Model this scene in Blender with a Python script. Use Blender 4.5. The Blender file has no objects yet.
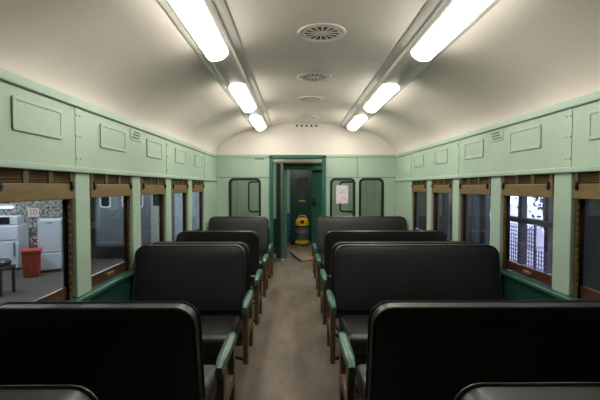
import bpy, bmesh, math, random
from mathutils import Vector, Matrix
random.seed(7)
PI = math.pi
scn = bpy.context.scene
col = scn.collection

# ---------------------------------------------------------------- materials
def nodes_of(name):
    m = bpy.data.materials.new(name); m.use_nodes = True
    nt = m.node_tree
    return m, nt, nt.nodes['Principled BSDF']

def mat(name, c, rough=0.5, metal=0.0, var=0.12, scale=6.0, bump=0.0, bscale=60.0, spec=0.5, stretch=(1, 1, 1), c2=None, lo=0.35, hi=0.7, coat=0.0):
    m, nt, b = nodes_of(name)
    tc = nt.nodes.new('ShaderNodeTexCoord')
    mp = nt.nodes.new('ShaderNodeMapping'); mp.inputs['Scale'].default_value = stretch
    nt.links.new(tc.outputs['Object'], mp.inputs['Vector'])
    n = nt.nodes.new('ShaderNodeTexNoise'); n.inputs['Scale'].default_value = scale
    n.inputs['Detail'].default_value = 6; n.inputs['Roughness'].default_value = 0.62
    nt.links.new(mp.outputs['Vector'], n.inputs['Vector'])
    r = nt.nodes.new('ShaderNodeValToRGB')
    r.color_ramp.elements[0].position = lo; r.color_ramp.elements[1].position = hi
    a = c2 if c2 else tuple(v * (1 - var) for v in c)
    r.color_ramp.elements[0].color = (*a, 1); r.color_ramp.elements[1].color = (*c, 1)
    nt.links.new(n.outputs['Fac'], r.inputs['Fac'])
    nt.links.new(r.outputs['Color'], b.inputs['Base Color'])
    b.inputs['Roughness'].default_value = rough; b.inputs['Metallic'].default_value = metal
    b.inputs['Specular IOR Level'].default_value = spec
    b.inputs['Coat Weight'].default_value = coat
    if bump:
        n2 = nt.nodes.new('ShaderNodeTexNoise'); n2.inputs['Scale'].default_value = bscale
        n2.inputs['Detail'].default_value = 3
        nt.links.new(mp.outputs['Vector'], n2.inputs['Vector'])
        bp = nt.nodes.new('ShaderNodeBump'); bp.inputs['Strength'].default_value = bump
        bp.inputs['Distance'].default_value = 0.01
        nt.links.new(n2.outputs['Fac'], bp.inputs['Height'])
        nt.links.new(bp.outputs['Normal'], b.inputs['Normal'])
    return m

def emit(name, c, s):
    m, nt, b = nodes_of(name)
    b.inputs['Base Color'].default_value = (*c, 1)
    b.inputs['Emission Color'].default_value = (*c, 1)
    b.inputs['Emission Strength'].default_value = s
    return m

def glass(name, tint=(1, 1, 1), refl=0.9, dirt=0.06):
    m = bpy.data.materials.new(name); m.use_nodes = True
    nt = m.node_tree
    for n in list(nt.nodes): nt.nodes.remove(n)
    out = nt.nodes.new('ShaderNodeOutputMaterial')
    tr = nt.nodes.new('ShaderNodeBsdfTransparent'); tr.inputs['Color'].default_value = (*tint, 1)
    gl = nt.nodes.new('ShaderNodeBsdfGlossy'); gl.inputs['Roughness'].default_value = 0.03
    df = nt.nodes.new('ShaderNodeBsdfDiffuse'); df.inputs['Color'].default_value = (0.35, 0.38, 0.42, 1)
    fr = nt.nodes.new('ShaderNodeFresnel'); fr.inputs['IOR'].default_value = 1.5
    ge = nt.nodes.new('ShaderNodeNewGeometry')       # both faces of the pane reflect like the outside of glass
    ma = nt.nodes.new('ShaderNodeMapRange'); ma.inputs['To Min'].default_value = 1.5; ma.inputs['To Max'].default_value = 1 / 1.5
    nt.links.new(ge.outputs['Backfacing'], ma.inputs['Value']); nt.links.new(ma.outputs['Result'], fr.inputs['IOR'])
    mu = nt.nodes.new('ShaderNodeMath'); mu.operation = 'MULTIPLY'; mu.inputs[1].default_value = refl
    nt.links.new(fr.outputs['Fac'], mu.inputs[0])
    tc = nt.nodes.new('ShaderNodeTexCoord')
    no = nt.nodes.new('ShaderNodeTexNoise'); no.inputs['Scale'].default_value = 5
    no.inputs['Detail'].default_value = 5
    nt.links.new(tc.outputs['Object'], no.inputs['Vector'])
    m3 = nt.nodes.new('ShaderNodeMath'); m3.operation = 'MULTIPLY'; m3.inputs[1].default_value = dirt * 2
    nt.links.new(no.outputs['Fac'], m3.inputs[0])
    x1 = nt.nodes.new('ShaderNodeMixShader'); x2 = nt.nodes.new('ShaderNodeMixShader')
    nt.links.new(m3.outputs[0], x1.inputs['Fac'])
    nt.links.new(tr.outputs[0], x1.inputs[1]); nt.links.new(df.outputs[0], x1.inputs[2])
    nt.links.new(mu.outputs[0], x2.inputs['Fac'])
    nt.links.new(x1.outputs[0], x2.inputs[1]); nt.links.new(gl.outputs[0], x2.inputs[2])
    nt.links.new(x2.outputs[0], out.inputs['Surface'])
    return m

M = {}
M['mint'] = mat('mint_paint', (0.41, 0.545, 0.43), 0.42, var=0.10, scale=2.2, bump=0.05, bscale=25)
M['green'] = mat('dark_green_paint', (0.016, 0.068, 0.051), 0.35, var=0.25, scale=3, bump=0.04, bscale=20)
M['ledge'] = mat('green_ledge_paint', (0.042, 0.13, 0.095), 0.32, var=0.25, scale=4)
M['jamb'] = mat('light_green_jamb_paint', (0.11, 0.27, 0.19), 0.4, var=0.15)
M['doorgreen'] = mat('door_green_paint', (0.026, 0.135, 0.095), 0.38, var=0.2, scale=3)
M['cream'] = mat('cream_ceiling_paint', (0.77, 0.71, 0.635), 0.36, var=0.05, scale=1.6, bump=0.04, bscale=6)
M['housing'] = mat('lamp_housing_paint', (0.60, 0.58, 0.52), 0.22, var=0.10, scale=5)
M['vinyl'] = mat('black_vinyl', (0.019, 0.019, 0.0215), 0.42, var=0.35, scale=4, bump=0.10, bscale=22, spec=0.6)
M['piping'] = mat('black_piping', (0.03, 0.028, 0.027), 0.33, var=0.3, scale=10)
M['armgreen'] = mat('glossy_green_arm', (0.06, 0.165, 0.118), 0.33, var=0.3, scale=12, coat=0.0)
M['oak'] = mat('brown_seat_wood', (0.15, 0.09, 0.043), 0.45, var=0.55, scale=7, stretch=(6, 6, 1), bump=0.1)
M['iron'] = mat('dark_seat_iron', (0.03, 0.03, 0.03), 0.5, var=0.3)
M['shade'] = mat('tan_shutter_wood', (0.215, 0.145, 0.05), 0.45, var=0.3, scale=5, stretch=(6, 1, 6), bump=0.05)
M['louvre'] = mat('brown_shutter_slats', (0.125, 0.082, 0.03), 0.5, var=0.4, scale=8)
M['guide'] = mat('brown_window_guide', (0.13, 0.09, 0.03), 0.4, var=0.45, scale=6, stretch=(6, 6, 1))
M['sash'] = mat('red_brown_sash', (0.085, 0.034, 0.018), 0.33, var=0.5, scale=8)
M['black'] = mat('black_metal', (0.012, 0.012, 0.012), 0.4, var=0.2)
M['rubber'] = mat('black_rubber_seal', (0.012, 0.016, 0.013), 0.45, var=0.2)
M['floor'] = mat('worn_floor', (0.235, 0.19, 0.145), 0.55, scale=2.2, stretch=(2.2, 0.8, 1), c2=(0.11, 0.083, 0.06), bump=0.12, bscale=40, lo=0.3, hi=0.72)
M['steel'] = mat('grey_pole_steel', (0.36, 0.34, 0.33), 0.32, metal=0.6, var=0.3, scale=12)
M['white'] = mat('white_enamel', (0.72, 0.78, 0.82), 0.3, var=0.06)
M['darkglass'] = mat('dark_appliance_glass', (0.01, 0.01, 0.012), 0.1, var=0.1)
M['red'] = mat('red_orange_plastic', (0.62, 0.062, 0.014), 0.45, var=0.4, scale=14)
M['yellow'] = mat('yellow_plastic', (0.72, 0.45, 0.01), 0.35, var=0.12)
M['vacgrey'] = mat('grey_vacuum_tank', (0.19, 0.185, 0.21), 0.35, var=0.15, metal=0.3)
M['card'] = mat('brown_board', (0.36, 0.23, 0.15), 0.75, var=0.4, scale=9)
M['blue'] = mat('blue_dado_paint', (0.03, 0.16, 0.30), 0.4, var=0.2)
M['concrete'] = mat('shed_concrete', (0.11, 0.088, 0.066), 0.75, scale=1.2, c2=(0.07, 0.056, 0.044), bump=0.08)
M['shed'] = mat('shed_cladding', (0.10, 0.105, 0.12), 0.7, var=0.35, scale=2, stretch=(3, 3, 0.4))
M['carriage'] = mat('grey_carriage_paint', (0.20, 0.235, 0.26), 0.35, var=0.35, scale=3, bump=0.05)
M['carriage2'] = mat('pale_carriage_panel', (0.48, 0.48, 0.40), 0.4, var=0.2, scale=3)
M['carriage3'] = mat('pale_blue_carriage_panel', (0.62, 0.68, 0.74), 0.4, var=0.3, scale=3)
M['seam'] = mat('dark_green_seam', (0.15, 0.22, 0.16), 0.5)  # darker green than the wall panels
M['timber'] = mat('dark_weathered_timber', (0.06, 0.05, 0.05), 0.7, var=0.4)
M['bark'] = mat('grey_brown_bark', (0.09, 0.07, 0.065), 0.8, var=0.5, scale=15)
M['leaf'] = mat('dark_green_leaves', (0.05, 0.13, 0.07), 0.6, var=0.5)
M['wire'] = mat('galvanised_wire', (0.16, 0.15, 0.22), 0.5, metal=0.3)
M['yard'] = mat('pale_gravel', (0.6, 0.6, 0.63), 0.8, var=0.4, scale=14)
M['van'] = mat('white_van_paint', (0.8, 0.8, 0.84), 0.25, var=0.04)
M['diffuser'] = emit('lit_diffuser', (1.0, 0.955, 0.86), 20.0)
M['tube'] = emit('added_shed_tube', (0.88, 0.95, 1.0), 540.0)  # glow of the hanging tubes added to light the shed
M['walltube'] = emit('lit_wall_tube', (0.86, 0.94, 1.0), 6.0)
M['dome'] = emit('added_vestibule_light', (1.0, 0.96, 0.86), 62.0)  # glow of the lamps added to light the vestibule
M['passage_fill'] = emit('added_passage_light', (1.0, 0.96, 0.86), 170.0)  # stronger glow of the lamp added to brighten the passage
M['glass'] = glass('window_glass', (0.88, 0.91, 0.95), 1.0, 0.022)
M['clear'] = glass('end_window_glass', (0.95, 0.97, 0.95), 0.5, 0.02)
M['signred'] = mat('sign_red', (0.55, 0.03, 0.04), 0.5, var=0.05)
M['signwhite'] = mat('sign_white', (0.72, 0.70, 0.66), 0.5, var=0.05)

def collage():
    m, nt, b = nodes_of('pasted_paper_collage')
    tc = nt.nodes.new('ShaderNodeTexCoord')
    v = nt.nodes.new('ShaderNodeTexVoronoi'); v.inputs['Scale'].default_value = 7
    v.distance = 'CHEBYCHEV'
    n = nt.nodes.new('ShaderNodeTexNoise'); n.inputs['Scale'].default_value = 17; n.inputs['Detail'].default_value = 8
    n.inputs['Roughness'].default_value = 0.75
    for t in (v, n): nt.links.new(tc.outputs['Object'], t.inputs['Vector'])
    r = nt.nodes.new('ShaderNodeValToRGB')
    e = r.color_ramp.elements
    e[0].position = 0.40; e[0].color = (0.03, 0.03, 0.03, 1)
    e[1].position = 0.62; e[1].color = (0.62, 0.63, 0.55, 1)
    x = e.new(0.48); x.color = (0.17, 0.15, 0.13, 1)
    x = e.new(0.53); x.color = (0.40, 0.40, 0.34, 1)
    nt.links.new(n.outputs['Fac'], r.inputs['Fac'])
    mx = nt.nodes.new('ShaderNodeMix'); mx.data_type = 'RGBA'; mx.blend_type = 'MULTIPLY'
    mx.inputs['Factor'].default_value = 0.4
    hs = nt.nodes.new('ShaderNodeHueSaturation'); hs.inputs['Saturation'].default_value = 0.25
    hs.inputs['Value'].default_value = 1.2
    nt.links.new(v.outputs['Color'], hs.inputs['Color'])
    nt.links.new(r.outputs['Color'], mx.inputs['A']); nt.links.new(hs.outputs['Color'], mx.inputs['B'])
    nt.links.new(mx.outputs['Result'], b.inputs['Base Color'])
    b.inputs['Roughness'].default_value = 0.6
    return m
M['collage'] = collage()

def notice_mat():
    m, nt, b = nodes_of('printed_notice')
    tc = nt.nodes.new('ShaderNodeTexCoord')
    mp = nt.nodes.new('ShaderNodeMapping'); mp.inputs['Scale'].default_value = (16, 1, 55)
    n = nt.nodes.new('ShaderNodeTexNoise'); n.inputs['Scale'].default_value = 1.0; n.inputs['Detail'].default_value = 2
    nt.links.new(tc.outputs['Object'], mp.inputs['Vector']); nt.links.new(mp.outputs['Vector'], n.inputs['Vector'])
    r = nt.nodes.new('ShaderNodeValToRGB'); e = r.color_ramp.elements
    e[0].position = 0.36; e[0].color = (0.62, 0.50, 0.62, 1)
    e[1].position = 0.56; e[1].color = (0.78, 0.74, 0.78, 1)
    nt.links.new(n.outputs['Fac'], r.inputs['Fac']); nt.links.new(r.outputs['Color'], b.inputs['Base Color'])
    b.inputs['Roughness'].default_value = 0.7
    return m
M['notice'] = notice_mat()

# ---------------------------------------------------------------- mesh helpers
class MB:
    def __init__(s): s.bm = bmesh.new()
    def box(s, x0, x1, y0, y1, z0, z1, rot=None, piv=None):
        vs = [s.bm.verts.new(Vector((x, y, z))) for x in (x0, x1) for y in (y0, y1) for z in (z0, z1)]
        if rot is not None:
            c = Vector(piv) if piv else Vector(((x0 + x1) / 2, (y0 + y1) / 2, (z0 + z1) / 2))
            for v in vs: v.co = rot @ (v.co - c) + c
        for f in ((0, 1, 3, 2), (4, 6, 7, 5), (0, 4, 5, 1), (2, 3, 7, 6), (0, 2, 6, 4), (1, 5, 7, 3)):
            s.bm.faces.new([vs[i] for i in f])
        return s
    def prism(s, pts, vec):
        """closed 3d outline extruded by vec"""
        vec = Vector(vec)
        a = [s.bm.verts.new(Vector(p)) for p in pts]
        b = [s.bm.verts.new(Vector(p) + vec) for p in pts]
        n = len(pts)
        s.bm.faces.new(a); s.bm.faces.new(list(reversed(b)))
        for i in range(n): s.bm.faces.new([a[i], b[i], b[(i + 1) % n], a[(i + 1) % n]])
        return s
    def ring(s, outer, inner, vec):
        vec = Vector(vec); n = len(outer)
        L = [[s.bm.verts.new(Vector(p) + d) for p in pp] for pp in (outer, inner) for d in (Vector((0, 0, 0)), vec)]
        o0, o1, i0, i1 = L
        for i in range(n):
            j = (i + 1) % n
            for q in ((o0[i], o0[j], i0[j], i0[i]), (o1[i], i1[i], i1[j], o1[j]), (o0[i], o1[i], o1[j], o0[j]), (i0[i], i0[j], i1[j], i1[i])):
                s.bm.faces.new(q)
        return s
    def tube(s, path, r, seg=8, closed=False):
        P = [Vector(p) for p in path]; n = len(P); rings = []
        up = Vector((0.13, 0.21, 0.97)).normalized()
        for i in range(n):
            if closed: t = P[(i + 1) % n] - P[i - 1]
            else: t = P[min(i + 1, n - 1)] - P[max(i - 1, 0)]
            t.normalize()
            u = t.cross(up)
            if u.length < 1e-3: u = t.cross(Vector((1, 0, 0)))
            u.normalize(); w = t.cross(u)
            rr = r[i] if isinstance(r, (list, tuple)) else r
            rings.append([s.bm.verts.new(P[i] + (u * math.cos(a) + w * math.sin(a)) * rr) for a in [2 * PI * k / seg for k in range(seg)]])
        m = n if closed else n - 1
        for i in range(m):
            A, B = rings[i], rings[(i + 1) % n]
            for k in range(seg): s.bm.faces.new([A[k], A[(k + 1) % seg], B[(k + 1) % seg], B[k]])
        if not closed:
            s.bm.faces.new(list(reversed(rings[0]))); s.bm.faces.new(rings[-1])
        return s
    def lathe(s, prof, c=(0, 0, 0), seg=28):
        c = Vector(c); rings = []
        for r, z in prof:
            rings.append([s.bm.verts.new(c + Vector((r * math.cos(2 * PI * k / seg), r * math.sin(2 * PI * k / seg), z))) for k in range(seg)])
        for A, B in zip(rings, rings[1:]):
            for k in range(seg): s.bm.faces.new([A[k], A[(k + 1) % seg], B[(k + 1) % seg], B[k]])
        s.bm.faces.new(list(reversed(rings[0]))); s.bm.faces.new(rings[-1])
        return s
    def build(s, name, m, parent=None, bevel=0.0, seg=2, smooth=True):
        bmesh.ops.remove_doubles(s.bm, verts=s.bm.verts, dist=1e-6)
        bmesh.ops.recalc_face_normals(s.bm, faces=s.bm.faces)
        me = bpy.data.meshes.new(name); s.bm.to_mesh(me); s.bm.free()
        me.materials.append(m)
        o = bpy.data.objects.new(name, me); col.objects.link(o)
        if bevel:
            b = o.modifiers.new('bevel', 'BEVEL'); b.width = bevel; b.segments = seg
            b.limit_method = 'ANGLE'; b.angle_limit = math.radians(50)
        if smooth:
            me.polygons.foreach_set('use_smooth', [True] * len(me.polygons))
            if not bevel:
                try: me.set_sharp_from_angle(angle=math.radians(40))
                except Exception: pass
            else:
                w = o.modifiers.new('wn', 'WEIGHTED_NORMAL'); w.keep_sharp = False
        if parent:
            o.parent = parent
            o.matrix_parent_inverse = Matrix.Translation(parent.location).inverted() if parent.type == 'EMPTY' else Matrix()
        return o

def tag(o, label, cat, group=None, kind=None):
    o['label'] = label; o['category'] = cat
    if group: o['group'] = group
    if kind: o['kind'] = kind
    return o
def empty(name, loc):
    o = bpy.data.objects.new(name, None); col.objects.link(o); o.location = loc; o.empty_display_size = 0.1
    return o
def struct(o, label=None):
    o['kind'] = 'structure'
    if label: o['label'] = label
    return o

def rrect(u0, u1, v0, v1, r, n=5, f=lambda u, v: (u, 0, v)):
    pts = []
    for cx, cy, a0 in ((u1 - r, v1 - r, 0), (u0 + r, v1 - r, 90), (u0 + r, v0 + r, 180), (u1 - r, v0 + r, 270)):
        for k in range(n + 1):
            a = math.radians(a0 + 90 * k / n)
            pts.append(f(cx + r * math.cos(a), cy + r * math.sin(a)))
    return pts

# ---------------------------------------------------------------- dimensions
XL, XR, XC = -1.28, 1.62, 0.17
YB, YE = -2.6, 6.40            # rear wall, far end wall
ZS, ZW, ZC, ZT = 0.795, 1.543, 1.955, 2.47
TH = 0.07
P0, PP, PW = 2.39, 0.803, 0.16
POSTS = [P0 + PP * k for k in range(-2, 5)]      # centres of posts

# ---------------------------------------------------------------- camera
cam = bpy.data.cameras.new('camera'); co = bpy.data.objects.new('camera', cam); col.objects.link(co)
F = 395.0
cam.sensor_width = 36; cam.lens = F / 600 * 36; cam.clip_start = 0.03; cam.clip_end = 200
co.location = (0, 0, 1.45)
co.rotation_euler = (PI / 2 - math.atan(13.5 / F), 0, -math.atan(4 / F))
scn.camera = co

# ---------------------------------------------------------------- car shell
fl = MB(); fl.box(XL - TH, XR + TH, YB, 10.4, -0.12, 0.0)
struct(fl.build('floor', M['floor'], smooth=False), 'worn grey brown carriage floor')

def wall(side, x, o):
    a, b = sorted((x, x + o * TH))
    y0w = POSTS[0] - PW / 2
    y1w = POSTS[-1] - PW / 2
    m = MB(); m.box(a, b, YB, YE, 0, ZS - 0.03)
    w = struct(m.build('wall_' + side, M['green'], smooth=False), 'dark green lower side wall on the %s' % side)
    # raised panel strips on dado
    d = MB()
    for p in POSTS:
        d.box(*sorted((x, x - o * 0.012)), p - 0.03, p + 0.03, 0.0, ZS - 0.035)
    d.build('cover_strip', M['green'], w, 0.004)
    l = MB(); l.box(*sorted((x - o * 0.025, x + o * TH)), y0w, YE, ZS - 0.03, ZS)
    l.build('window_ledge', M['ledge'], w, 0.008)
    r = MB(); r.box(a, b, YB, y0w, ZS - 0.03, ZW)
    r.build('plain_panel', M['mint'], w, smooth=False)
    for p in POSTS[:-1]:
        q = MB(); q.box(a, b, p - PW / 2, p + PW / 2, ZS, ZW)
        q.build('window_post', M['mint'], w, 0.008)
    q = MB(); q.box(a, b, y1w, YE, ZS, ZW); q.build('plain_panel', M['mint'], w, 0.008)
    # letterboard
    t = MB(); t.box(a, b, YB, YE, ZW, ZC)
    lb = t.build('letterboard', M['mint'], w, smooth=False)
    t = MB(); t.box(*sorted((x, x - o * 0.022)), YB, YE, ZW - 0.012, ZW + 0.022)
    t.build('moulding', M['mint'], lb, 0.006)
    t = MB(); t.box(*sorted((x, x - o * 0.018)), YB, YE, ZC - 0.045, ZC + 0.006)
    t.build('cornice', M['mint'], lb, 0.01)
    for p in (P0 - 2 * PP - 0.05, P0 - 0.05, P0 + 2 * PP - 0.05, P0 + 4 * PP - 0.05):
        t = MB()
        t.box(*sorted((x, x - o * 0.004)), p - 0.028, p + 0.028, ZW + 0.02, ZC - 0.045)
        for z in (ZW + 0.07, ZW + 0.2, ZC - 0.09):
            for dy in (-0.018, 0.018):
                t.box(*sorted((x, x - o * 0.009)), p + dy - 0.005, p + dy + 0.005, z - 0.005, z + 0.005)
        t.build('seam_strip', M['mint'], lb, 0.0015)
    for p in POSTS[:-1]:
        c = p + PP / 2
        f = lambda u, v: (x - o * 0.0, u, v)
        outer = rrect(c - 0.19, c + 0.19, 1.705, 1.862, 0.012, 3, f)
        inner = rrect(c - 0.172, c + 0.172, 1.723, 1.844, 0.008, 3, f)
        t = MB(); t.ring(outer, inner, (-o * 0.010, 0, 0))
        t.box(*sorted((x, x - o * 0.006)), c - 0.175, c + 0.175, 1.72, 1.847)
        t.build('raised_panel', M['mint'], lb, 0.003)
    for p in (P0 + PP - 0.01,):
        t = MB()
        t.box(*sorted((x, x - o * 0.006)), p - 0.11, p + 0.11, 1.812, 1.898)
        pl = t.build('vent_plate', M['mint'], lb, 0.003)
        t = MB()
        for k in range(3):
            z = 1.832 + k * 0.022
            t.box(*sorted((x - o * 0.004, x - o * 0.009)), p - 0.085 + 0.02 * k, p + 0.075 - 0.012 * (2 - k), z, z + 0.008)
        t.build('vent_slot', M['timber'], pl)
    return w
wall('left', XL, -1); wall('right', XR, 1)

# ceiling vault
prof = []
A, B = (XR - XL) / 2, ZT - ZC
for k in range(41):
    t = PI * k / 40
    prof.append((XC - A * math.cos(t), ZC + B * math.sin(t)))
def arch(y0, y1, off0, off1):
    m = MB(); bm = m.bm
    rows = []
    for off in (off0, off1):
        for y in (y0, y1):
            r = []
            for k, (x, z) in enumerate(prof):
                t = PI * k / 40
                r.append(bm.verts.new((x - math.cos(t) * off, y, z + math.sin(t) * off)))
            rows.append(r)
    i0, i1, o0, o1 = rows
    for k in range(40):
        bm.faces.new([i0[k], i0[k + 1], i1[k + 1], i1[k]])
        bm.faces.new([o0[k], o1[k], o1[k + 1], o0[k + 1]])
        bm.faces.new([i0[k], o0[k], o0[k + 1], i0[k + 1]])
        bm.faces.new([i1[k], i1[k + 1], o1[k + 1], o1[k]])
    for k in (0, 40):
        bm.faces.new([i0[k], i1[k], o1[k], o0[k]])
    return m
ceil = struct(arch(YB, YE + 0.05, 0.0, 0.06).build('ceiling', M['cream']), 'cream vaulted carriage ceiling')
for y in (-0.06, 1.55, 3.16, 4.77):
    arch(y - 0.025, y + 0.025, -0.0012, 0.001).build('joint_strip', M['cream'], ceil)

# rear wall (behind the camera)
rw = MB(); rw.box(XL, XR, YB - 0.06, YB, 0, ZC + 0.02); 
rw.prism([(x, YB, z) for x, z in prof], (0, -0.06, 0))
struct(rw.build('wall_rear', M['mint'], smooth=False), 'mint end wall behind the viewer')

# far end wall with doorway and three rounded windows
DX0, DX1, DZ = -0.39, 0.44, 1.915
WIN = [(-1.075, -0.578), (0.562, 0.952), (1.03, 1.415)]
WZ0, WZ1 = 0.90, 1.575
wt = 0.05
ew = empty('wall_far', (XC, YE, 0)); struct(ew, 'mint green far end wall with doorway and rounded windows')
def panel(x0, x1, z0, z1, m, name='wall_panel'):
    q = MB(); q.box(x0, x1, YE, YE + wt, z0, z1); q.build(name, m, ew, smooth=False)
def panel_with_holes(x0, x1, holes):
    panel(x0, x1, 0, ZS - 0.02, M['green'], 'dado_panel')
    panel(x0, x1, WZ1, ZC, M['mint'])
    q = MB()
    xs = x0
    for h0, h1 in holes:
        q.box(xs, h0, YE, YE + wt, ZS - 0.02, WZ1); q.box(h0, h1, YE, YE + wt, ZS - 0.02, WZ0); xs = h1
    q.box(xs, x1, YE, YE + wt, ZS - 0.02, WZ1)
    # corner fillets so that each opening is rounded
    r = 0.07
    for h0, h1 in holes:
        for cx, sx in ((h0, 1), (h1, -1)):
            for cz, sz in ((WZ0, 1), (WZ1, -1)):
                pts = [(cx, YE, cz)]
                for k in range(6):
                    a = PI / 2 * k / 5
                    pts.append((cx + sx * (r - r * math.sin(a)), YE, cz + sz * (r - r * math.cos(a))))
                q.prism(pts, (0, wt, 0))
    q.build('wall_panel', M['mint'], ew, smooth=False)
panel_with_holes(XL, DX0 - 0.04, WIN[:1])
panel_with_holes(DX1 + 0.04, XR, WIN[1:])
panel(DX0 - 0.04, DX1 + 0.04, DZ + 0.04, ZC, M['mint'])
q = MB(); q.prism([(x, YE, z) for x, z in prof], (0, wt, 0)); q.build('arch_panel', M['cream'], ew, smooth=False)
q = MB(); q.box(XL, XR, YE - 0.015, YE, ZC - 0.03, ZC + 0.012); q.build('cornice', M['mint'], ew, 0.004)
q = MB()
q.box(XL, DX0 - 0.04, YE - 0.006, YE, 1.592, 1.602); q.box(DX1 + 0.04, XR, YE - 0.006, YE, 1.592, 1.602)
q.box(0.987, 0.997, YE - 0.006, YE, 1.6, ZC - 0.03)
q.build('seam_strip', M['seam'], ew, 0.002)
q = MB()
for k in range(5):
    cx = XC - 0.155 + k * 0.0775
    q.prism([(cx + 0.02 * math.cos(a), YE - 0.004, 2.428 + 0.02 * math.sin(a)) for a in [2 * PI * j / 12 for j in range(12)]], (0, 0.006, 0))
q.build('vent_holes', M['shed'], ew)
q = MB(); q.box(-0.68, -0.50, YE - 0.012, YE, 1.885, 1.925)
vp = q.build('vent_plate', M['mint'], ew, 0.004)
q = MB(); q.box(-0.66, -0.52, YE - 0.016, YE - 0.008, 1.895, 1.902); q.box(-0.66, -0.52, YE - 0.016, YE - 0.008, 1.91, 1.916)
q.build('vent_slot', M['timber'], vp)

fxz = lambda y: (lambda u, v: (u, y, v))
for i, (h0, h1) in enumerate(WIN):
    w = MB(); w.ring(rrect(h0 - 0.012, h1 + 0.012, WZ0 - 0.012, WZ1 + 0.012, 0.08, 6, fxz(YE - 0.014)),
                     rrect(h0 + 0.026, h1 - 0.026, WZ0 + 0.026, WZ1 - 0.026, 0.052, 6, fxz(YE - 0.014)), (0, 0.075, 0))
    fr = w.build('window_%d' % (i + 1), M['rubber'], bevel=0.006)
    struct(fr, ['rounded black sealed end window left of the doorway', 'rounded end window with the paper notice, right of the doorway', 'rounded black sealed end window nearest the right wall'][i])
    g = MB(); g.prism(rrect(h0 + 0.02, h1 - 0.02, WZ0 + 0.02, WZ1 - 0.02, 0.055, 6, fxz(YE + 0.02)), (0, 0.005, 0))
    g.build('pane', M['clear'], fr)

nt_ = MB(); nt_.box(0.652, 0.848, YE + 0.006, YE + 0.012, 1.175, 1.472)
tag(nt_.build('paper_notice', M['notice'], smooth=False), 'white printed paper notice stuck on the end window just right of the doorway', 'notice')

# doorway frame
fr = MB()
for x0, x1 in ((DX0 - 0.04, DX0 + 0.015), (DX1 - 0.015, DX1 + 0.045)):
    fr.box(x0, x1, YE - 0.03, YE + 0.12, 0, DZ + 0.035)
fr.box(DX0 - 0.04, DX1 + 0.045, YE - 0.03, YE + 0.12, DZ - 0.015, DZ + 0.04)
struct(fr.build('door_1', M['doorgreen'], bevel=0.006), 'green frame of the doorway in the far end wall')

# ---------------------------------------------------------------- vestibule beyond
VY, PY = 8.0, 10.3
v = empty('wall_vestibule', (XC, VY, 0)); struct(v, 'painted vestibule walls beyond the doorway')
def vbox(name, m, *d, bevel=0):
    q = MB(); q.box(*d); return q.build(name, m, v, bevel, smooth=bool(bevel))
vbox('side_panel', M['mint'], XL - 0.06, XL, YE + wt, 10.4, 0.78, 2.2)
vbox('side_panel', M['mint'], XR, XR + 0.06, YE + wt, 10.4, 0.78, 2.2)
vbox('dado_panel', M['green'], XL - 0.06, XL, YE + wt, 10.4, 0, 0.78)
vbox('dado_panel', M['green'], XR, XR + 0.06, YE + wt, 10.4, 0, 0.78)
OX0, OX1, OZ = -0.19, 0.62, 1.785
vbox('wall_panel', M['mint'], XL, -0.36, VY, VY + 0.05, 0.80, 2.2)
vbox('dado_panel', M['green'], XL, -0.36, VY, VY + 0.05, 0.08, 0.80)
vbox('skirting', M['carriage2'], XL, -0.36, VY - 0.01, VY + 0.05, 0, 0.08)
vbox('corner_post', M['green'], -0.40, -0.30, VY - 0.02, VY + 0.06, 0, 2.2, bevel=0.006)
vbox('wall_panel', M['mint'], OX1 + 0.05, XR, VY, VY + 0.05, 0.80, 2.2)
vbox('dado_panel', M['green'], OX1 + 0.05, XR, VY, VY + 0.05, 0, 0.80)
vbox('wall_panel', M['green'], -0.36, OX1 + 0.05, VY, VY + 0.05, OZ + 0.07, 2.2)
vbox('door_jamb', M['jamb'], -0.262, OX0, VY - 0.03, VY + 0.08, 0, OZ + 0.06, bevel=0.006)
vbox('door_jamb', M['ledge'], OX1, OX1 + 0.05, VY - 0.03, VY + 0.08, 0, OZ + 0.06, bevel=0.006)
vbox('door_header', M['jamb'], -0.262, OX1 + 0.05, VY - 0.03, VY + 0.08, OZ, OZ + 0.07, bevel=0.006)
# far passage end: pale panel with blue dado left of end door
vbox('wall_panel', M['mint'], XL, -0.16, PY, PY + 0.05, 0.76, 2.2)
vbox('dado_panel', M['blue'], XL, -0.16, PY, PY + 0.05, 0, 0.76)
vbox('wall_panel', M['green'], 0.47, XR, PY, PY + 0.05, 0, 2.2)
vbox('wall_panel', M['green'], -0.16, 0.47, PY, PY + 0.05, 1.92, 2.2)
vbox('passage_partition', M['mint'], -0.30, -0.262, VY + 0.08, 9.0, 0.76, 2.2)
vbox('passage_dado', M['blue'], -0.30, -0.262, VY + 0.08, 9.0, 0, 0.76)
# gasketed partition windows seen through the end windows
for x0, x1, z0, z1 in ((-0.97, -0.62, 0.93, 1.56), (0.88, 1.22, 0.93, 1.56)):
    q = MB(); q.ring(rrect(x0, x1, z0, z1, 0.07, 6, fxz(VY - 0.015)), rrect(x0 + 0.03, x1 - 0.03, z0 + 0.03, z1 - 0.03, 0.05, 6, fxz(VY - 0.015)), (0, 0.02, 0))
    q.build('window_seal', M['rubber'], v, 0.004)
for x in (-1.16, 1.42, 1.30):
    q = MB(); q.box(x - 0.02, x + 0.02, VY - 0.03, VY, 0.8, 2.15); q.build('cover_strip', M['carriage2'], v, 0.005)
q = MB(); q.box(XL - 0.06, XR + 0.06, YE + wt, 10.4, 2.16, 2.22)
struct(q.build('ceiling_vestibule', M['cream'], smooth=False), 'low cream vestibule ceiling')

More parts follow.
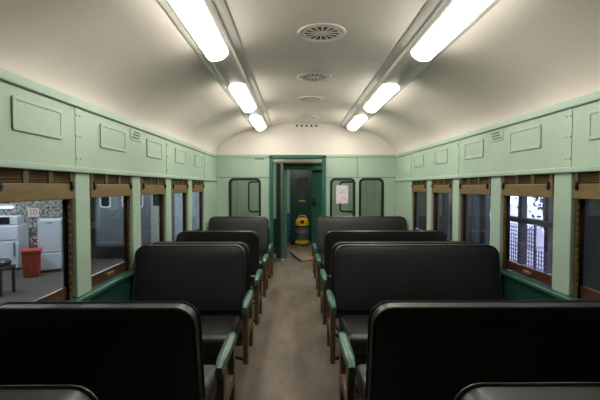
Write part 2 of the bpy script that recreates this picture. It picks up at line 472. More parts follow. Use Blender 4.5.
for (x, y, lab) in ((0.95, 7.2, 'added unseen lamp lighting the vestibule right of the doorway'), (-0.85, 7.2, 'added unseen lamp lighting the vestibule left of the doorway'), (0.1, 8.55, 'added unseen lamp lighting the passage before the vacuum cleaner')):
    t = empty('added_dome_lamp', (x, y, 2.16)); tag(t, lab, 'lamp', 'added unseen vestibule lamps')  # lamps added out of view to light the vestibule and passage
    q = MB(); q.lathe([(0.10, 2.16), (0.10, 2.14), (0.085, 2.13)], (x, y, 0)); q.build('base_ring', M['housing'], t)
    q = MB(); q.lathe([(0.08, 2.135), (0.074, 2.11), (0.05, 2.092), (0.02, 2.086)], (x, y, 0)); q.build('lit_dome', M['dome' if y < 8 else 'passage_fill'], t)

# grab pole with cream cross beam
gp = empty('grab_pole', (-0.272, 7.72, 0)); tag(gp, 'grey steel grab pole standing in the doorway beneath a cream cross rail', 'pole')
q = MB(); q.tube([(-0.272, 7.72, 0.01), (-0.272, 7.72, 1.92)], 0.03, 14); q.build('pole', M['steel'], gp)
q = MB(); q.lathe([(0.07, 0), (0.07, 0.012), (0.04, 0.03), (0.032, 0.06)], (-0.272, 7.72, 0)); q.build('floor_flange', M['steel'], gp)
q = MB(); q.tube([(-0.49, 7.72, 1.945), (0.52, 7.72, 1.945)], 0.044, 14); q.build('cross_rail', M['cream'], gp)
for x in (-0.47, 0.5):
    q = MB(); q.tube([(x, 7.72, 1.93), (x, 7.72, 2.16)], 0.022, 10); q.build('hanger', M['cream'], gp)

# sliding door leaf
sd = empty('door_2', (0.7, VY + 0.11, 0)); struct(sd, 'green sliding door leaf standing half open')
q = MB(); q.box(0.325, 1.05, VY + 0.09, VY + 0.13, 0.01, 1.80); q.build('leaf', M['doorgreen'], sd, 0.006)
q = MB(); q.box(0.325, 0.365, VY + 0.075, VY + 0.14, 0.01, 1.80); q.build('edge_strip', M['doorgreen'], sd, 0.006)
q = MB(); q.tube([(0.36, VY + 0.08, 1.14), (0.36, VY + 0.03, 1.14), (0.46, VY + 0.03, 1.10)], 0.012)
q.box(0.33, 0.40, VY + 0.07, VY + 0.09, 1.05, 1.20); q.build('handle', M['black'], sd)
q = MB(); q.box(0.32, 0.55, VY + 0.05, VY + 0.08, 1.745, 1.775); q.build('door_closer', M['black'], sd)
# end door
ed = empty('door_3', (0.15, PY, 0)); struct(ed, 'dark green end door with a grey window at the end of the passage')
EX0, EX1 = -0.15, 0.46
q = MB(); q.ring([(EX0, PY, 0.0), (EX1, PY, 0.0), (EX1, PY, 1.91), (EX0, PY, 1.91)], [(0.02, PY, 1.15), (0.30, PY, 1.15), (0.30, PY, 1.68), (0.02, PY, 1.68)], (0, 0.045, 0))
q.build('leaf', M['green'], ed, 0.006)
q = MB(); q.box(0.0, 0.32, PY + 0.045, PY + 0.06, 1.13, 1.70)
for k in range(9): q.box(0.02, 0.30, PY + 0.02, PY + 0.045, 1.17 + k * 0.056, 1.19 + k * 0.056)
q.build('louvred_pane', M['shed'], ed)
q = MB(); q.box(0.07, 0.24, PY - 0.006, PY, 1.055, 1.10); q.build('yellow_plate', M['yellow'], ed)['label'] = 'small yellow plate'
q = MB(); q.box(0.37, 0.42, PY - 0.03, PY, 0.98, 1.04); q.tube([(0.395, PY - 0.04, 1.01), (0.30, PY - 0.05, 1.0)], 0.014); q.build('handle', M['black'], ed)

# vacuum cleaner
vx, vy = 0.155, 9.75
vc = empty('vacuum_cleaner', (vx, vy, 0)); tag(vc, 'yellow and grey drum vacuum cleaner standing at the end of the passage', 'vacuum cleaner')
q = MB(); q.lathe([(0.15, 0.035), (0.185, 0.04), (0.19, 0.10), (0.175, 0.125), (0.15, 0.13)], (vx, vy, 0)); q.build('base', M['yellow'], vc)
for k in range(4):
    a = PI / 4 + k * PI / 2
    q = MB(); q.tube([(vx + 0.16 * math.cos(a) - 0.012, vy + 0.16 * math.sin(a), 0.025), (vx + 0.16 * math.cos(a) + 0.012, vy + 0.16 * math.sin(a), 0.025)], 0.025, 10); q.build('castor', M['black'], vc)
q = MB(); q.lathe([(0.165, 0.125), (0.17, 0.14), (0.17, 0.30), (0.175, 0.31), (0.17, 0.32), (0.17, 0.46), (0.178, 0.475)], (vx, vy, 0)); q.build('drum', M['vacgrey'], vc)
q = MB(); q.lathe([(0.18, 0.47), (0.18, 0.50), (0.17, 0.51), (0.172, 0.56), (0.155, 0.63), (0.11, 0.67), (0.05, 0.68)], (vx, vy, 0)); hd = q.build('motor_head', M['yellow'], vc)
q = MB(); q.lathe([(0.181, 0.472), (0.184, 0.485), (0.181, 0.498)], (vx, vy, 0)); q.build('rim_band', M['black'], vc)
q = MB(); q.box(vx - 0.045, vx + 0.045, vy - 0.178, vy - 0.10, 0.55, 0.625); q.build('switch_panel', M['black'], hd, 0.008)
q = MB(); q.tube([(vx - 0.10, vy, 0.64), (vx - 0.09, vy, 0.70), (vx - 0.05, vy, 0.73), (vx + 0.05, vy, 0.73), (vx + 0.09, vy, 0.70), (vx + 0.10, vy, 0.64)], 0.016); q.build('carry_handle', M['carriage2'], hd)
q = MB(); q.tube([(vx - 0.17, vy - 0.05, 0.36), (vx - 0.24, vy - 0.06, 0.35), (vx - 0.29, vy - 0.04, 0.25), (vx - 0.29, vy, 0.1), (vx - 0.25, vy + 0.06, 0.04), (vx - 0.1, vy + 0.25, 0.035), (vx + 0.1, vy + 0.27, 0.035)], 0.022); q.build('hose', M['black'], vc)

# brown board lying on the floor
bm_ = MB()
top = [(-0.13, 8.54, 0.001), (0.06, 7.66, 0.001), (0.10, 7.56, 0.001), (0.44, 7.78, 0.001), (0.46, 8.60, 0.001), (0.2, 8.66, 0.001)]
bm_.prism(top, (0, 0, 0.018))
bd = bm_.build('floor_board', M['card'], bevel=0.003)
tag(bd, 'loose brown board lying on the floor behind the grab pole', 'board')
q = MB(); q.tube([(-0.125, 8.52, 0.025), (0.05, 7.66, 0.03), (0.10, 7.57, 0.022)], 0.018, 6); q.build('dark_edge', M['timber'], bd)

# ---------------------------------------------------------------- side windows and louvred shutters
ORD = ['first', 'second', 'third', 'fourth', 'fifth', 'sixth']
def side_window(side, x, o, i, idx):
    y0 = POSTS[i] + PW / 2; y1 = POSTS[i + 1] - PW / 2
    X = lambda d: x + o * d
    bx = lambda q, d0, d1, a, b, c, d: q.box(*sorted((X(d0), X(d1))), a, b, c, d)
    n = 4 + idx
    place = ORD[5 - i]
    q = MB()
    for a, s in ((y0, 1), (y1, -1)):
        for d0, d1, w in ((0.025, 0.032, 0.036), (0.032, 0.04, 0.014), (0.04, 0.05, 0.022), (0.05, 0.066, 0.008)):
            bx(q, d0, d1, *sorted((a, a + s * w)), ZS, ZW)
    bx(q, 0.025, 0.066, y0, y1, ZW - 0.02, ZW)
    fr = q.build('window_%d' % n, M['guide'], bevel=0.003)
    struct(fr, '%s window from the far end in the %s wall' % (place, side))
    # notched rack on the inner guides
    q = MB()
    for a, s in ((y0, 1), (y1, -1)):
        for k in range(13):
            z = ZS + 0.05 + k * 0.042
            bx(q, 0.017, 0.026, *sorted((a + s * 0.018, a + s * 0.032)), z, z + 0.02)
    q.build('notch_rack', M['louvre'], fr)
    q = MB()
    s0, s1 = y0 + 0.006, y1 - 0.006
    bx(q, 0.042, 0.062, s0, s0 + 0.024, ZS + 0.005, ZW - 0.03); bx(q, 0.042, 0.062, s1 - 0.024, s1, ZS + 0.005, ZW - 0.03)
    bx(q, 0.042, 0.062, s0 + 0.024, s1 - 0.024, ZS + 0.005, ZS + 0.075); bx(q, 0.042, 0.062, s0 + 0.024, s1 - 0.024, ZW - 0.07, ZW - 0.03)
    sa = q.build('sash_frame', M['sash'], fr, 0.004)
    q = MB(); bx(q, 0.030, 0.044, (s0 + s1) / 2 - 0.05, (s0 + s1) / 2 + 0.05, ZS + 0.025, ZS + 0.05); q.build('lift_handle', M['shade'], sa, 0.004)
    q = MB(); bx(q, 0.05, 0.054, s0 + 0.02, s1 - 0.02, ZS + 0.07, ZW - 0.06); q.build('pane', M['glass'], fr, smooth=False)
    # shutter
    sh = empty('louvred_shutter', (X(0.03), (y0 + y1) / 2, 1.37))
    tag(sh, 'brown louvred wooden shutter, %s from the far end of the %s windows' % (place, side), 'shutter', 'louvred shutters over the %s windows' % side)
    zb = 1.378
    a, b = y0 + 0.012, y1 - 0.012
    q = MB(); bx(q, 0.0, 0.024, a, b, zb, zb + 0.088); q.build('bottom_rail', M['shade'], sh, 0.005)
    for c in (a + 0.02, a + 0.02 + (b - a - 0.04) / 3, a + 0.02 + 2 * (b - a - 0.04) / 3, b - 0.02):
        q = MB(); bx(q, 0.002, 0.022, c - 0.02, c + 0.02, zb + 0.088, ZW - 0.004)
        q.build('stile', M['guide'], sh, 0.003)
    q = MB()
    for k in range(6):
        z = zb + 0.090 + k * 0.0135
        for j in range(3):
            c0 = a + 0.04 + j * (b - a - 0.04) / 3; c1 = c0 + (b - a - 0.04) / 3 - 0.04
            q.box(*sorted((X(0.004), X(0.020))), c0, c1, z, z + 0.0045, rot=Matrix.Rotation(o * 1.0, 3, 'Y'))
    q.build('louvre_slats', M['louvre'], sh)
    for c in (a + 0.035, b - 0.035):
        q = MB(); bx(q, -0.012, 0.0, c - 0.010, c + 0.010, zb + 0.05, zb + 0.10); bx(q, -0.02, -0.01, c - 0.016, c + 0.006, zb + 0.066, zb + 0.08)
        q.build('latch', M['black'], sh, 0.004)
k = 0
for side, x, o in (('left', XL, -1), ('right', XR, 1)):
    for i in range(6):
        side_window(side, x, o, i, k); k += 1

# ---------------------------------------------------------------- ceiling light troughs
def ceil_z(x): return ZC + B * math.sqrt(max(0, 1 - ((x - XC) / A) ** 2))
RUN = [(1.77, 2.71), (3.57, 4.57), (5.17, 6.05)]
for side, x in (('left', -0.53), ('right', 0.855)):
    zc = ceil_z(x)
    t = empty('light_trough', (x, 2.0, zc)); tag(t, 'long cream trough of ceiling lights running along the %s side of the vault' % side, 'ceiling light', 'fluorescent light troughs on the vault')
    slope = math.atan((ceil_z(x + 0.05) - ceil_z(x - 0.05)) / 0.1)
    def tp(u, w): return (x + u * math.cos(slope) - w * math.sin(-slope) * 0, zc + u * math.sin(slope) + w)
    def pr(pts, y0, y1):
        q = MB(); q.prism([(tp(u, w)[0], y0, tp(u, w)[1]) for u, w in pts], (0, y1 - y0, 0)); return q
    # base flange
    pr([(-0.155, 0.004), (-0.155, -0.012), (-0.13, -0.022), (0.13, -0.022), (0.155, -0.012), (0.155, 0.004)], YB + 0.02, 6.3).build('base_flange', M['housing'], t)
    # rounded body
    pts = [(-0.10, -0.018)] + [(-0.10 * math.cos(a), -0.026 - 0.046 * math.sin(a)) for a in [PI * j / 14 for j in range(15)]] + [(0.10, -0.018)]
    pr(pts, YB + 0.03, 6.28).build('trough_body', M['housing'], t)
    for (y0, y1) in RUN:
        pts = [(-0.073, -0.03)] + [(-0.073 * math.cos(a), -0.060 - 0.046 * math.sin(a)) for a in [PI * j / 14 for j in range(15)]] + [(0.073, -0.03)]
        d = pr(pts, y0, y1).build('diffuser', M['diffuser'], t); d['label'] = 'lit white diffuser'

# round ceiling vents
VL = ['nearest round ceiling vent on the crown', 'second nearest round ceiling vent on the crown', 'third round ceiling vent on the crown counting from the viewer', 'farthest round ceiling vent, close to the end wall']
for i, y in enumerate((2.64, 3.69, 4.62, 5.82)):
    t = empty('ceiling_vent', (XC, y, ZT)); tag(t, VL[i], 'vent', 'round vents along the ceiling crown')
    q = MB(); n = 40
    zc = ZT - 0.003
    R = lambda r, z: [(XC + r * math.cos(2 * PI * k / n), y + r * math.sin(2 * PI * k / n), z) for k in range(n)]
    q.ring(R(0.160, zc - 0.013), R(0.138, zc - 0.013), (0, 0, 0.013)); q.build('rim', M['cream'], t, 0.005)
    q = MB(); q.prism(R(0.132, zc - 0.003), (0, 0, 0.003)); q.build('slot_shade_disc', M['black'], t)  # black disc paints the darkness of a hollow behind the slots
    q = MB()
    q.ring(R(0.130, zc - 0.009), R(0.112, zc - 0.010), (0, 0, 0.003))
    q.lathe([(0.036, -0.004), (0.034, -0.010), (0.02, -0.016), (0.005, -0.016)], (XC, y, zc))
    for k in range(14):
        a0 = 2 * PI * (k + 0.5) / 14; w = 0.07
        q.prism([(XC + r * math.cos(a), y + r * math.sin(a), zc - 0.010) for r, a in ((0.03, a0 - w * 2), (0.118, a0 - w), (0.118, a0 + w), (0.03, a0 + w * 2))], (0, 0, 0.003))
    q.build('grille', M['cream'], t)

# ---------------------------------------------------------------- seats
def rot_y_slab(q_pts, yb, s, ztop, zbot, lean): pass
def make_seat(xa, xw, yt, s, ztop, lean, arm_c, label, group):
    """xa aisle edge of the backrest, xw wall edge, yt the top centre line, s=+1 sitter looks away from the camera"""
    d = 1 if xw > xa else -1                      # direction aisle -> wall
    zbot = 0.50
    yb_ = yt + s * lean
    th = 0.115
    root = empty('train_seat', ((xa + xw) / 2, arm_c, 0)); tag(root, label, 'seat', group)
    shear = lambda z: (ztop - z) / (ztop - zbot) * s * lean
    lo, hi = min(xa, xw), max(xa, xw)
    # backrest: crowned upholstered slab
    q = MB(); bm = q.bm
    nx, nz = 16, 10
    def outline_x(z):   # the upper corners are rounded
        r = 0.075
        if z > ztop - r:
            return r - math.sqrt(max(0, r * r - (z - ztop + r) ** 2))
        return 0.0
    zs = [zbot + (ztop - 0.075 - zbot) * k / 6 for k in range(7)] + [ztop - 0.075 + 0.075 * math.sin(PI / 2 * k / 5) for k in range(1, 6)]
    grid = {}
    for side in (-1, 1):
        for j, z in enumerate(zs):
            ins = outline_x(z)
            for i in range(nx + 1):
                u = i / nx
                xx = lo + ins + (hi - lo - 2 * ins) * u
                ex = min(u, 1 - u) * (hi - lo) ; ez = min(z - zbot, ztop - z)
                e = min(ex, ez)
                puff = 0.5 * th * (0.70 + 0.30 * min(1.0, math.sqrt(max(0, e) / 0.10)))
                grid[side, j, i] = bm.verts.new((xx, yt + shear(z) + side * puff, z))
    J = len(zs) - 1
    for side in (-1, 1):
        for j in range(J):
            for i in range(nx):
                bm.faces.new([grid[side, j, i], grid[side, j, i + 1], grid[side, j + 1, i + 1], grid[side, j + 1, i]])
    for i in range(nx):
        for j in (0, J): bm.faces.new([grid[-1, j, i], grid[-1, j, i + 1], grid[1, j, i + 1], grid[1, j, i]])
    for j in range(J):
        for i in (0, nx): bm.faces.new([grid[-1, j, i], grid[1, j, i], grid[1, j + 1, i], grid[-1, j + 1, i]])
    b = q.build('backrest', M['vinyl'], root, 0.012, 3)
    q = MB()
    for side in (-1, 1):
        path = []
        Z = [zbot + 0.02, zbot + 0.2] + [z for z in zs if z > zbot + 0.25]
        for z in Z: path.append((lo + outline_x(z) - 0.002, yt + shear(z) + side * 0.5 * th * 0.74, z))
        for z in reversed(Z): path.append((hi - outline_x(z) + 0.002, yt + shear(z) + side * 0.5 * th * 0.74, z))
        q.tube(path, 0.0065, 6)
    q.build('piping', M['piping'], b)
    # cushion
    y_in = yb_ + s * 0.03; y_out = yb_ + s * 0.50
    ya, yb2 = sorted((y_in, y_out))
    q = MB(); q.box(lo + 0.01, hi - 0.01, ya, yb2, 0.34, 0.475)
    c = q.build('seat_cushion', M['vinyl'], root, 0.045, 4)
    q = MB(); q.box(lo + 0.04, hi - 0.04, ya + 0.03, yb2 - 0.03, 0.27, 0.345); q.build('seat_frame', M['iron'], root, 0.008)
    for xx in (xa + d * 0.12, xw - d * 0.12):
        q = MB(); q.box(xx - 0.03, xx + 0.03, (ya + yb2) / 2 - 0.13, (ya + yb2) / 2 + 0.13, 0.0, 0.02)
        q.prism([(xx - 0.02, (ya + yb2) / 2 - 0.06, 0.02), (xx - 0.02, (ya + yb2) / 2 + 0.06, 0.02), (xx - 0.02, (ya + yb2) / 2 + 0.12, 0.275), (xx - 0.02, (ya + yb2) / 2 - 0.12, 0.275)], (0.04, 0, 0))
        q.build('pedestal_leg', M['iron'], root, 0.004)
    # aisle end: wooden end frame with the green arm on it
    xm = xa - d * 0.060                            # arm centre line in the aisle
    y0, y1 = arm_c - 0.20, arm_c + 0.20
    q = MB()
    pts = [(xm - 0.017, y0 + 0.015, 0.24), (xm - 0.017, y0 + 0.075, 0.24), (xm - 0.017, y0 + 0.085, 0.40), (xm - 0.017, y1 - 0.095, 0.40), (xm - 0.017, y1 - 0.085, 0.24),
           (xm - 0.017, y1 - 0.025, 0.24), (xm - 0.017, y1 - 0.03, 0.62), (xm - 0.017, y1 - 0.09, 0.62), (xm - 0.017, y1 - 0.10, 0.46), (xm - 0.017, y0 + 0.095, 0.46), (xm - 0.017, y0 + 0.09, 0.615), (xm - 0.017, y0 + 0.02, 0.615)]
    q.prism(pts, (0.034, 0, 0))
    q.build('end_frame', M['oak'], root, 0.006)
    for pa in ([(xm, y0 + 0.05, 0.26), (xm + d * 0.10, y0 + 0.12, 0.25)], [(xm, y1 - 0.05, 0.43), (xm + d * 0.09, y1 - 0.12, 0.36)], [(xm, y0 + 0.10, 0.43), (xm + d * 0.09, y0 + 0.13, 0.36)]):
        q = MB(); q.tube(pa, 0.012); q.build('frame_brace', M['iron'], root)
    # armrest with down-turned rounded noses
    q = MB(); prof_ = []
    n = 12
    for k in range(n + 1):
        u = k / n; y = y0 - 0.012 + (y1 - y0 + 0.024) * u
        drop = 0.022 * max(0, (abs(u - 0.5) - 0.33) / 0.17) ** 2
        prof_.append((y, 0.650 - drop, 0.018 + 0.008 * (1 - abs(2 * u - 1) ** 3)))
    bm = q.bm; rings = []
    for y, z, w in prof_:
        r = []
        for a in range(10):
            an = 2 * PI * a / 10
            cx, cz = math.cos(an), math.sin(an)
            r.append(bm.verts.new((xm + w * (abs(cx) ** 0.6) * (1 if cx > 0 else -1), y, z - 0.012 + 0.026 * (abs(cz) ** 0.7) * (1 if cz > 0 else -1))))
        rings.append(r)
    for R0, R1 in zip(rings, rings[1:]):
        for k in range(10): bm.faces.new([R0[k], R0[(k + 1) % 10], R1[(k + 1) % 10], R1[k]])
    bm.faces.new(rings[0]); bm.faces.new(list(reversed(rings[-1])))
    q.build('armrest', M['armgreen'], root)['label'] = 'glossy green armrest'
    return root

WL, WR = -1.245, 1.585
ROWS = [ # yt, s, ztop, lean, arm_c, ordinal
    (0.92, -1, 0.955, 0.07, 0.60, 'nearest row at the bottom edge'),
    (1.58, 1, 0.970, 0.09, 1.95, 'second row, its back turned'),
    (3.12, -1, 0.985, 0.09, 2.83, 'third row, facing the viewer'),
    (3.33, 1, 0.975, 0.09, 3.60, 'fourth row, close behind the third'),
    (4.16, 1, 0.975, 0.09, 4.47, 'fifth row, facing the doorway'),
    (5.70, -1, 1.010, 0.09, 5.34, 'last row by the end wall'),
]
for j, (yt, s, zt, lean, ac, nm) in enumerate(ROWS):
    make_seat(-0.405 if j != 0 else -0.48, WL, yt, s, zt, lean, ac, 'black two-person seat left of the aisle, ' + nm, 'two-person seats left of the aisle')
    make_seat(0.312 if j != 0 else 0.388, WR, yt, s, zt, lean, ac, 'wide black three-person seat right of the aisle, ' + nm, 'three-person seats right of the aisle')

# ---------------------------------------------------------------- the shed outside
GZ = -0.31
g = MB(); g.box(-11, 4.6, -5, 17, GZ - 0.1, GZ); 
struct(g.build('floor_shed', M['concrete'], smooth=False), 'concrete shed floor outside the carriage')
s_ = empty('wall_shed', (0, 16, GZ)); struct(s_, 'dark shed walls around the carriage')
def sbox(name, m, *d):
    q = MB(); q.box(*d); return q.build(name, m, s_, smooth=False)
OY0, OY1, OZ1 = 6.3, 9.3, 2.2
sbox('side_wall', M['shed'], -11, -10.9, -5, 17, GZ, 5)
sbox('side_wall', M['shed'], 4.5, 4.6, -5, OY0, GZ, 5)
sbox('side_wall', M['shed'], 4.5, 4.6, OY1, 17, GZ, 5)
sbox('side_wall', M['shed'], 4.5, 4.6, OY0, OY1, OZ1, 5)
sbox('end_wall', M['shed'], -11, 4.6, 16.9, 17, GZ, 5)
sbox('end_wall', M['shed'], -11, 4.6, -5, -4.9, GZ, 5)
q = MB(); q.box(-11, 4.6, -5, 17, 5, 5.1); struct(q.build('ceiling_shed', M['shed'], smooth=False), 'dark shed roof')
q = MB(); q.box(-10.9, -4.85, 9.0, 9.1, GZ, 3.6)
struct(q.build('wall_collage', M['collage'], smooth=False), 'wall covered in pasted black and white paper seen through the nearest left window')
# shed posts and a blue grey panel stack along the right side, seen dimly through the glass
for y in (9.6, 11.2, 12.9, 14.6):
    q = MB(); q.box(4.36, 4.5, y - 0.09, y + 0.09, GZ, 5); q.build('steel_post', M['carriage'], s_, 0.01)

def shed_lamp(x0, x1, y, z, lab):
    t = empty('tube_lamp', ((x0 + x1) / 2, y, z)); tag(t, lab, 'lamp', 'fluorescent tube lamps in the shed')
    q = MB(); q.box(x0, x1, y - 0.04, y + 0.04, z + 0.02, z + 0.07); q.build('batten', M['white'], t, 0.006)
    q = MB(); q.tube([(x0 + 0.03, y, z), (x1 - 0.03, y, z)], 0.016, 8); q.build('lit_tube', M['tube' if z > 3 else 'walltube'], t)
    if z > 3:
        for xx in (x0 + 0.1, x1 - 0.1):
            q = MB(); q.tube([(xx, y, z + 0.06), (xx, y, 5.0)], 0.008, 6); q.build('hanger', M['steel'], t)
    return t
shed_lamp(-7.4, -6.33, 8.93, 0.985, 'lit fluorescent tube on the papered wall above the microwave')
shed_lamp(-7.0, -5.4, 6.3, 3.4, 'added tube lamp hanging unseen over the fridges left of the carriage')  # added above the view to light the fridges and papered wall
shed_lamp(-4.2, -2.7, 7.4, 3.4, 'added tube lamp hanging unseen before the grey carriage')  # added above the view to light the parked carriage
shed_lamp(2.6, 4.0, 11.0, 3.4, 'added tube lamp hanging unseen by the right shed wall')  # added above the view to lift the dim right windows

# fridge-freezer
def rotz(root, a):
    root.rotation_euler = (0, 0, a)
fx, fy = -5.15, 8.3
fr = empty('fridge_freezer', (fx, fy, GZ)); tag(fr, 'white two-door fridge freezer beside the red crate outside the nearest left window', 'fridge')
def lb(root, name, m, x0, x1, y0, y1, z0, z1, bevel=0.0, parent=None):
    q = MB(); L = root.location
    q.box(L.x + x0, L.x + x1, L.y + y0, L.y + y1, L.z + z0, L.z + z1)
    return q.build(name, m, parent or root, bevel)
lb(fr, 'cabinet', M['white'], -0.20, 0.20, -0.2, 0.22, 0.04, 1.08, 0.012)
lb(fr, 'door', M['white'], -0.20, 0.20, -0.25, -0.205, 0.06, 0.40, 0.012)
lb(fr, 'door', M['white'], -0.20, 0.20, -0.25, -0.205, 0.415, 1.08, 0.012)
lb(fr, 'badge', M['carriage'], -0.05, 0.05, -0.256, -0.25, 1.01, 1.03)
lb(fr, 'plinth', M['black'], -0.18, 0.18, -0.2, 0.2, 0.0, 0.04)
rotz(fr, 0.5)
fz = empty('freezer_cabinet', (-6.25, 8.52, GZ)); tag(fz, 'low white freezer cabinet with the microwave oven on its top', 'freezer')
lb(fz, 'cabinet', M['white'], -0.34, 0.34, -0.24, 0.3, 0.03, 0.94, 0.015)
lb(fz, 'door', M['white'], -0.34, 0.34, -0.285, -0.245, 0.05, 0.62, 0.01)
lb(fz, 'door', M['white'], -0.34, 0.34, -0.285, -0.245, 0.64, 0.92, 0.01)
lb(fz, 'handle', M['vacgrey'], 0.27, 0.295, -0.32, -0.285, 0.30, 0.58, 0.006)
rotz(fz, 0.25)
mw = empty('microwave_oven', (-6.18, 8.50, GZ + 0.94)); tag(mw, 'white microwave oven with dark door on top of the low freezer', 'microwave')
lb(mw, 'case', M['white'], -0.25, 0.25, -0.17, 0.17, 0.01, 0.19, 0.01)
lb(mw, 'door', M['darkglass'], -0.235, 0.11, -0.185, -0.17, 0.03, 0.175, 0.006)
lb(mw, 'control_panel', M['white'], 0.12, 0.24, -0.18, -0.17, 0.03, 0.175, 0.004)
for xx in (-0.2, 0.2):
    lb(mw, 'foot', M['black'], xx - 0.02, xx + 0.02, -0.12, 0.12, 0.0, 0.012)
rotz(mw, 0.25)
# red crate / bin
rc = empty('plastic_bin', (-5.17, 7.74, GZ)); tag(rc, 'red orange plastic bin with a ribbed front between the freezer and the fridge', 'bin')
q = MB(); L = rc.location
for z0, z1, w0, w1 in ((0.0, 0.50, 0.13, 0.155),):
    a = [(L.x + sx * w0, L.y + sy * w0, L.z + z0) for sx, sy in ((-1, -1), (1, -1), (1, 1), (-1, 1))]
    b = [(L.x + sx * w1, L.y + sy * w1, L.z + z1) for sx, sy in ((-1, -1), (1, -1), (1, 1), (-1, 1))]
    va = [q.bm.verts.new(p) for p in a]; vb = [q.bm.verts.new(p) for p in b]
    q.bm.faces.new(va); q.bm.faces.new(vb)
    for i in range(4): q.bm.faces.new([va[i], va[(i + 1) % 4], vb[(i + 1) % 4], vb[i]])
for k in range(5): q.box(L.x - 0.105 + k * 0.048, L.x - 0.087 + k * 0.048, L.y - 0.16, L.y - 0.12, L.z + 0.06, L.z + 0.42)
q.build('body', M['red'], rc, 0.012)
q = MB(); q.box(L.x - 0.168, L.x + 0.168, L.y - 0.168, L.y + 0.168, L.z + 0.49, L.z + 0.54); q.build('rim', M['red'], rc, 0.012)
rotz(rc, 0.5)
# wall signs
def sign(x, z, w, h, txt, lab, size):
    t = empty('wall_sign', (x, 8.99, z)); tag(t, lab, 'sign')
    q = MB(); q.box(x - w / 2, x + w / 2, 8.982, 8.998, z - h / 2, z + h / 2); q.build('board', M['signwhite'], t)
    if txt:
        cu = bpy.data.curves.new('lettering', 'FONT'); cu.body = txt; cu.size = size; cu.extrude = 0.003
        cu.align_x = 'CENTER'; cu.align_y = 'CENTER'; cu.materials.append(M['signred'])
        ob = bpy.data.objects.new('lettering', cu); col.objects.link(ob)
        me = bpy.data.meshes.new_from_object(ob); bpy.data.objects.remove(ob)
        me.transform(Matrix.Rotation(PI / 2, 4, 'X')); me.transform(Matrix.Translation((x, 8.978, z)))
        o2 = bpy.data.objects.new('lettering', me); col.objects.link(o2); o2.parent = t
        o2.matrix_parent_inverse = Matrix.Translation(t.location).inverted()
    else:
        for a in (0.8, -0.8):
            q = MB(); q.box(x - w * 0.38, x + w * 0.38, 8.976, 8.982, z - 0.018, z + 0.018, rot=Matrix.Rotation(a, 3, 'Y')); q.build('red_stroke', M['signred'], t)
sign(-5.95, 0.86, 0.24, 0.20, '10', 'small white sign with red figures high on the papered wall', 0.19)
sign(-5.92, 0.22, 0.20, 0.16, None, 'small white sign with a red cross low on the papered wall', 0)

# black chair at the lower left
ch = empty('padded_stool', (-4.88, 6.45, GZ)); tag(ch, 'black padded stool on dark legs in the lower left window corner', 'stool'); L = ch.location
q = MB(); q.lathe([(0.14, 0.46), (0.19, 0.48), (0.20, 0.53), (0.17, 0.565), (0.08, 0.58)], L); q.build('cushion', M['vinyl'], ch)
q = MB(); q.box(L.x - 0.19, L.x + 0.19, L.y - 0.17, L.y + 0.17, L.z + 0.41, L.z + 0.46); q.build('apron', M['timber'], ch, 0.005)
for sx in (-1, 1):
    for sy in (-1, 1):
        q = MB(); q.box(L.x + sx * 0.165 - 0.018, L.x + sx * 0.165 + 0.018, L.y + sy * 0.145 - 0.018, L.y + sy * 0.145 + 0.018, L.z, L.z + 0.42); q.build('leg', M['timber'], ch)
q = MB(); q.box(L.x - 0.165, L.x + 0.165, L.y - 0.16, L.y - 0.13, L.z + 0.16, L.z + 0.19); q.build('stretcher', M['timber'], ch)

# neighbouring carriage seen end-on through the farther left windows
nc = empty('parked_carriage', (-3.4, 11.5, GZ)); tag(nc, 'grey railway carriage parked beyond the farther left windows', 'carriage')
CY = 9.35; c0, c1 = -4.8, -1.9
q = MB(); q.box(c0, c1, CY, 15.5, 0.0, 3.1); q.build('body', M['carriage'], nc, 0.12, 4)
q = MB()
for k in range(16): q.box(c0 + 0.12, c1 - 0.12, CY - 0.012, CY, 0.12 + k * 0.045, 0.145 + k * 0.045)
q.build('corrugated_band', M['carriage'], nc)
for x0, x1 in ((-4.62, -4.36), (-4.1, -3.6)):
    q = MB(); q.ring(rrect(x0, x1, 0.95, 1.6, 0.06, 5, fxz(CY - 0.02)), rrect(x0 + 0.03, x1 - 0.03, 0.98, 1.57, 0.04, 5, fxz(CY - 0.02)), (0, 0.03, 0)); w = q.build('window', M['white'], nc)
    q = MB(); q.prism(rrect(x0 + 0.03, x1 - 0.03, 0.98, 1.57, 0.04, 5, fxz(CY - 0.005)), (0, 0.004, 0)); q.build('pane', M['darkglass'], w)
q = MB(); q.box(-2.86, -2.05, CY - 0.03, CY, 0.0, 2.6); q.build('pale_panel', M['carriage3'], nc, 0.01)
q = MB(); q.box(-3.42, -2.95, CY - 0.03, CY, -0.0, 1.95); d = q.build('door', M['carriage2'], nc, 0.01)
q = MB(); q.box(-3.36, -3.02, CY - 0.035, CY - 0.028, 1.0, 1.75); q.build('door_window', M['darkglass'], d)
for xx in (-4.2, -2.5):
    for yy in (10.2, 14.6):
        q = MB(); q.tube([(xx - 0.06, yy, GZ + 0.3), (xx + 0.06, yy, GZ + 0.3)], 0.3, 20); q.build('wheel', M['black'], nc)

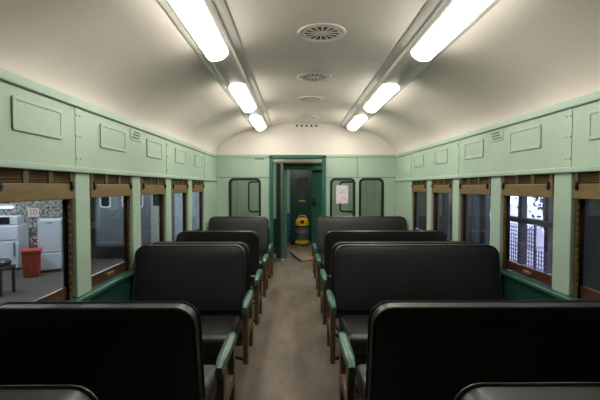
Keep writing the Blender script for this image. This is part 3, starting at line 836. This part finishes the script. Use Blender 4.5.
# ---------------------------------------------------------------- yard seen through the bright right window
y_ = MB(); y_.box(4.6, 30, -4, 40, GZ - 0.12, GZ - 0.02); struct(y_.build('ground_yard', M['yard'], smooth=False), 'bright gravel yard outside the shed opening')
mf = empty('mesh_fence', (4.95, 8.3, GZ)); tag(mf, 'wire mesh fence panel outside the bright right window', 'fence')
q = MB()
y0, y1, z0, z1 = 6.6, 9.3, GZ, 0.62
k = 0
while y0 + k * 0.085 < y1:
    q.tube([(4.95, y0 + k * 0.085, z0), (4.95, y0 + k * 0.085, 0.62 if y0 + k * 0.085 > 8.1 else 0.16)], 0.009, 5); k += 1
k = 0
while z0 + k * 0.085 < z1:
    z = z0 + k * 0.085
    q.tube([(4.94, y0 if z < 0.16 else 8.1, z), (4.94, y1, z)], 0.009, 5); k += 1
q.build('wire_mesh', M['wire'], mf)
for yy in (6.6, 8.1, 9.3):
    q = MB(); q.tube([(4.95, yy, GZ - 0.02), (4.95, yy, 0.66)], 0.025, 8); q.build('fence_post', M['wire'], mf)
pg = empty('timber_pergola', (5.2, 8.0, GZ)); tag(pg, 'dark timber pergola posts and beam behind the wire mesh fence', 'pergola')
for yy, r in ((7.35, 0.055), (8.05, 0.06), (9.0, 0.07)):
    q = MB(); q.box(5.2 - r, 5.2 + r, yy - r, yy + r, GZ - 0.02, 2.6); q.build('post', M['timber'], pg, 0.01)
q = MB(); q.box(5.12, 5.28, 6.2, 10.0, 0.62, 0.74); q.build('rail', M['timber'], pg, 0.01)
q = MB(); q.box(5.12, 5.28, 6.2, 10.0, 1.9, 2.05); q.build('beam', M['timber'], pg, 0.01)
def tree(x, y, r, h, lab, seed):
    rd = random.Random(seed)
    t = empty('yard_tree', (x, y, GZ)); tag(t, lab, 'tree', 'trees in the bright yard')
    q = MB(); P = [(x + 0.05 * math.sin(k * 1.3 + seed), y + 0.06 * math.cos(k + seed), GZ - 0.03 + h * k / 6) for k in range(7)]
    q.tube(P, [r * (1 - 0.09 * k) for k in range(7)], 8)
    ends = []
    for k in range(9):
        b = Vector(P[2 + k % 4]); a = rd.uniform(0, 2 * PI)
        e = b + Vector((math.cos(a) * 0.8, math.sin(a) * 0.8, rd.uniform(0.2, 0.7)))
        q.tube([b, (b + e) / 2 + Vector((0, 0, 0.08)), e], [r * 0.4, r * 0.28, r * 0.12], 6); ends.append(e); ends.append((b + e) / 2)
    q.build('trunk', M['bark'], t)
    q = MB()
    for k in range(420):
        e = rd.choice(ends) + Vector((rd.gauss(0, 0.22), rd.gauss(0, 0.22), rd.gauss(0, 0.2)))
        u = Vector((rd.gauss(0, 1), rd.gauss(0, 1), rd.gauss(0, 1))).normalized() * 0.07
        w = u.cross(Vector((rd.gauss(0, 1), rd.gauss(0, 1), rd.gauss(0, 1)))).normalized() * 0.035
        q.bm.faces.new([q.bm.verts.new(e + p) for p in (-u, w, u, -w)])
    f = q.build('foliage', M['leaf'], t, smooth=False); f['kind'] = 'stuff'
tree(6.1, 12.6, 0.10, 3.6, 'leafy tree seen at the left side of the bright window', 1)
tree(8.4, 13.2, 0.09, 3.4, 'leafy tree seen in the middle of the bright window', 2)
tree(6.4, 9.2, 0.08, 3.2, 'leafy tree seen at the right side of the bright window', 3)
# white covered bundle in the yard
vn = empty('tarpaulin_bundle', (7.0, 11.6, GZ - 0.02)); tag(vn, 'bright white tarpaulin bundle on the ground behind the mesh fence', 'bundle'); L = vn.location
q = MB(); q.prism([(L.x + a, L.y - 0.3, L.z + b) for a, b in ((-0.36, 0.0), (0.34, 0.0), (0.36, 0.34), (0.24, 0.62), (0.02, 0.60), (-0.22, 0.36), (-0.36, 0.14))], (0, 0.6, 0)); q.build('cover', M['van'], vn, 0.06, 3)
q = MB(); q.tube([(L.x + a, L.y - 0.1, L.z + b) for a, b in ((-0.365, 0.02), (-0.37, 0.15), (-0.23, 0.37), (0.01, 0.612), (0.25, 0.632), (0.37, 0.35), (0.35, 0.02))], 0.012, 6); q.build('rope', M['timber'], vn)
vn.rotation_euler = (0, 0, -0.5)

# ---------------------------------------------------------------- world and view
w = bpy.data.worlds.new('world'); scn.world = w; w.use_nodes = True
bg = w.node_tree.nodes['Background']; bg.inputs['Color'].default_value = (0.70, 0.72, 1.0, 1); bg.inputs['Strength'].default_value = 3.2
scn.view_settings.view_transform = 'Standard'; scn.view_settings.look = 'None'
scn.view_settings.gamma = 1; scn.view_settings.use_curve_mapping = False
scn.view_settings.exposure = 0.33
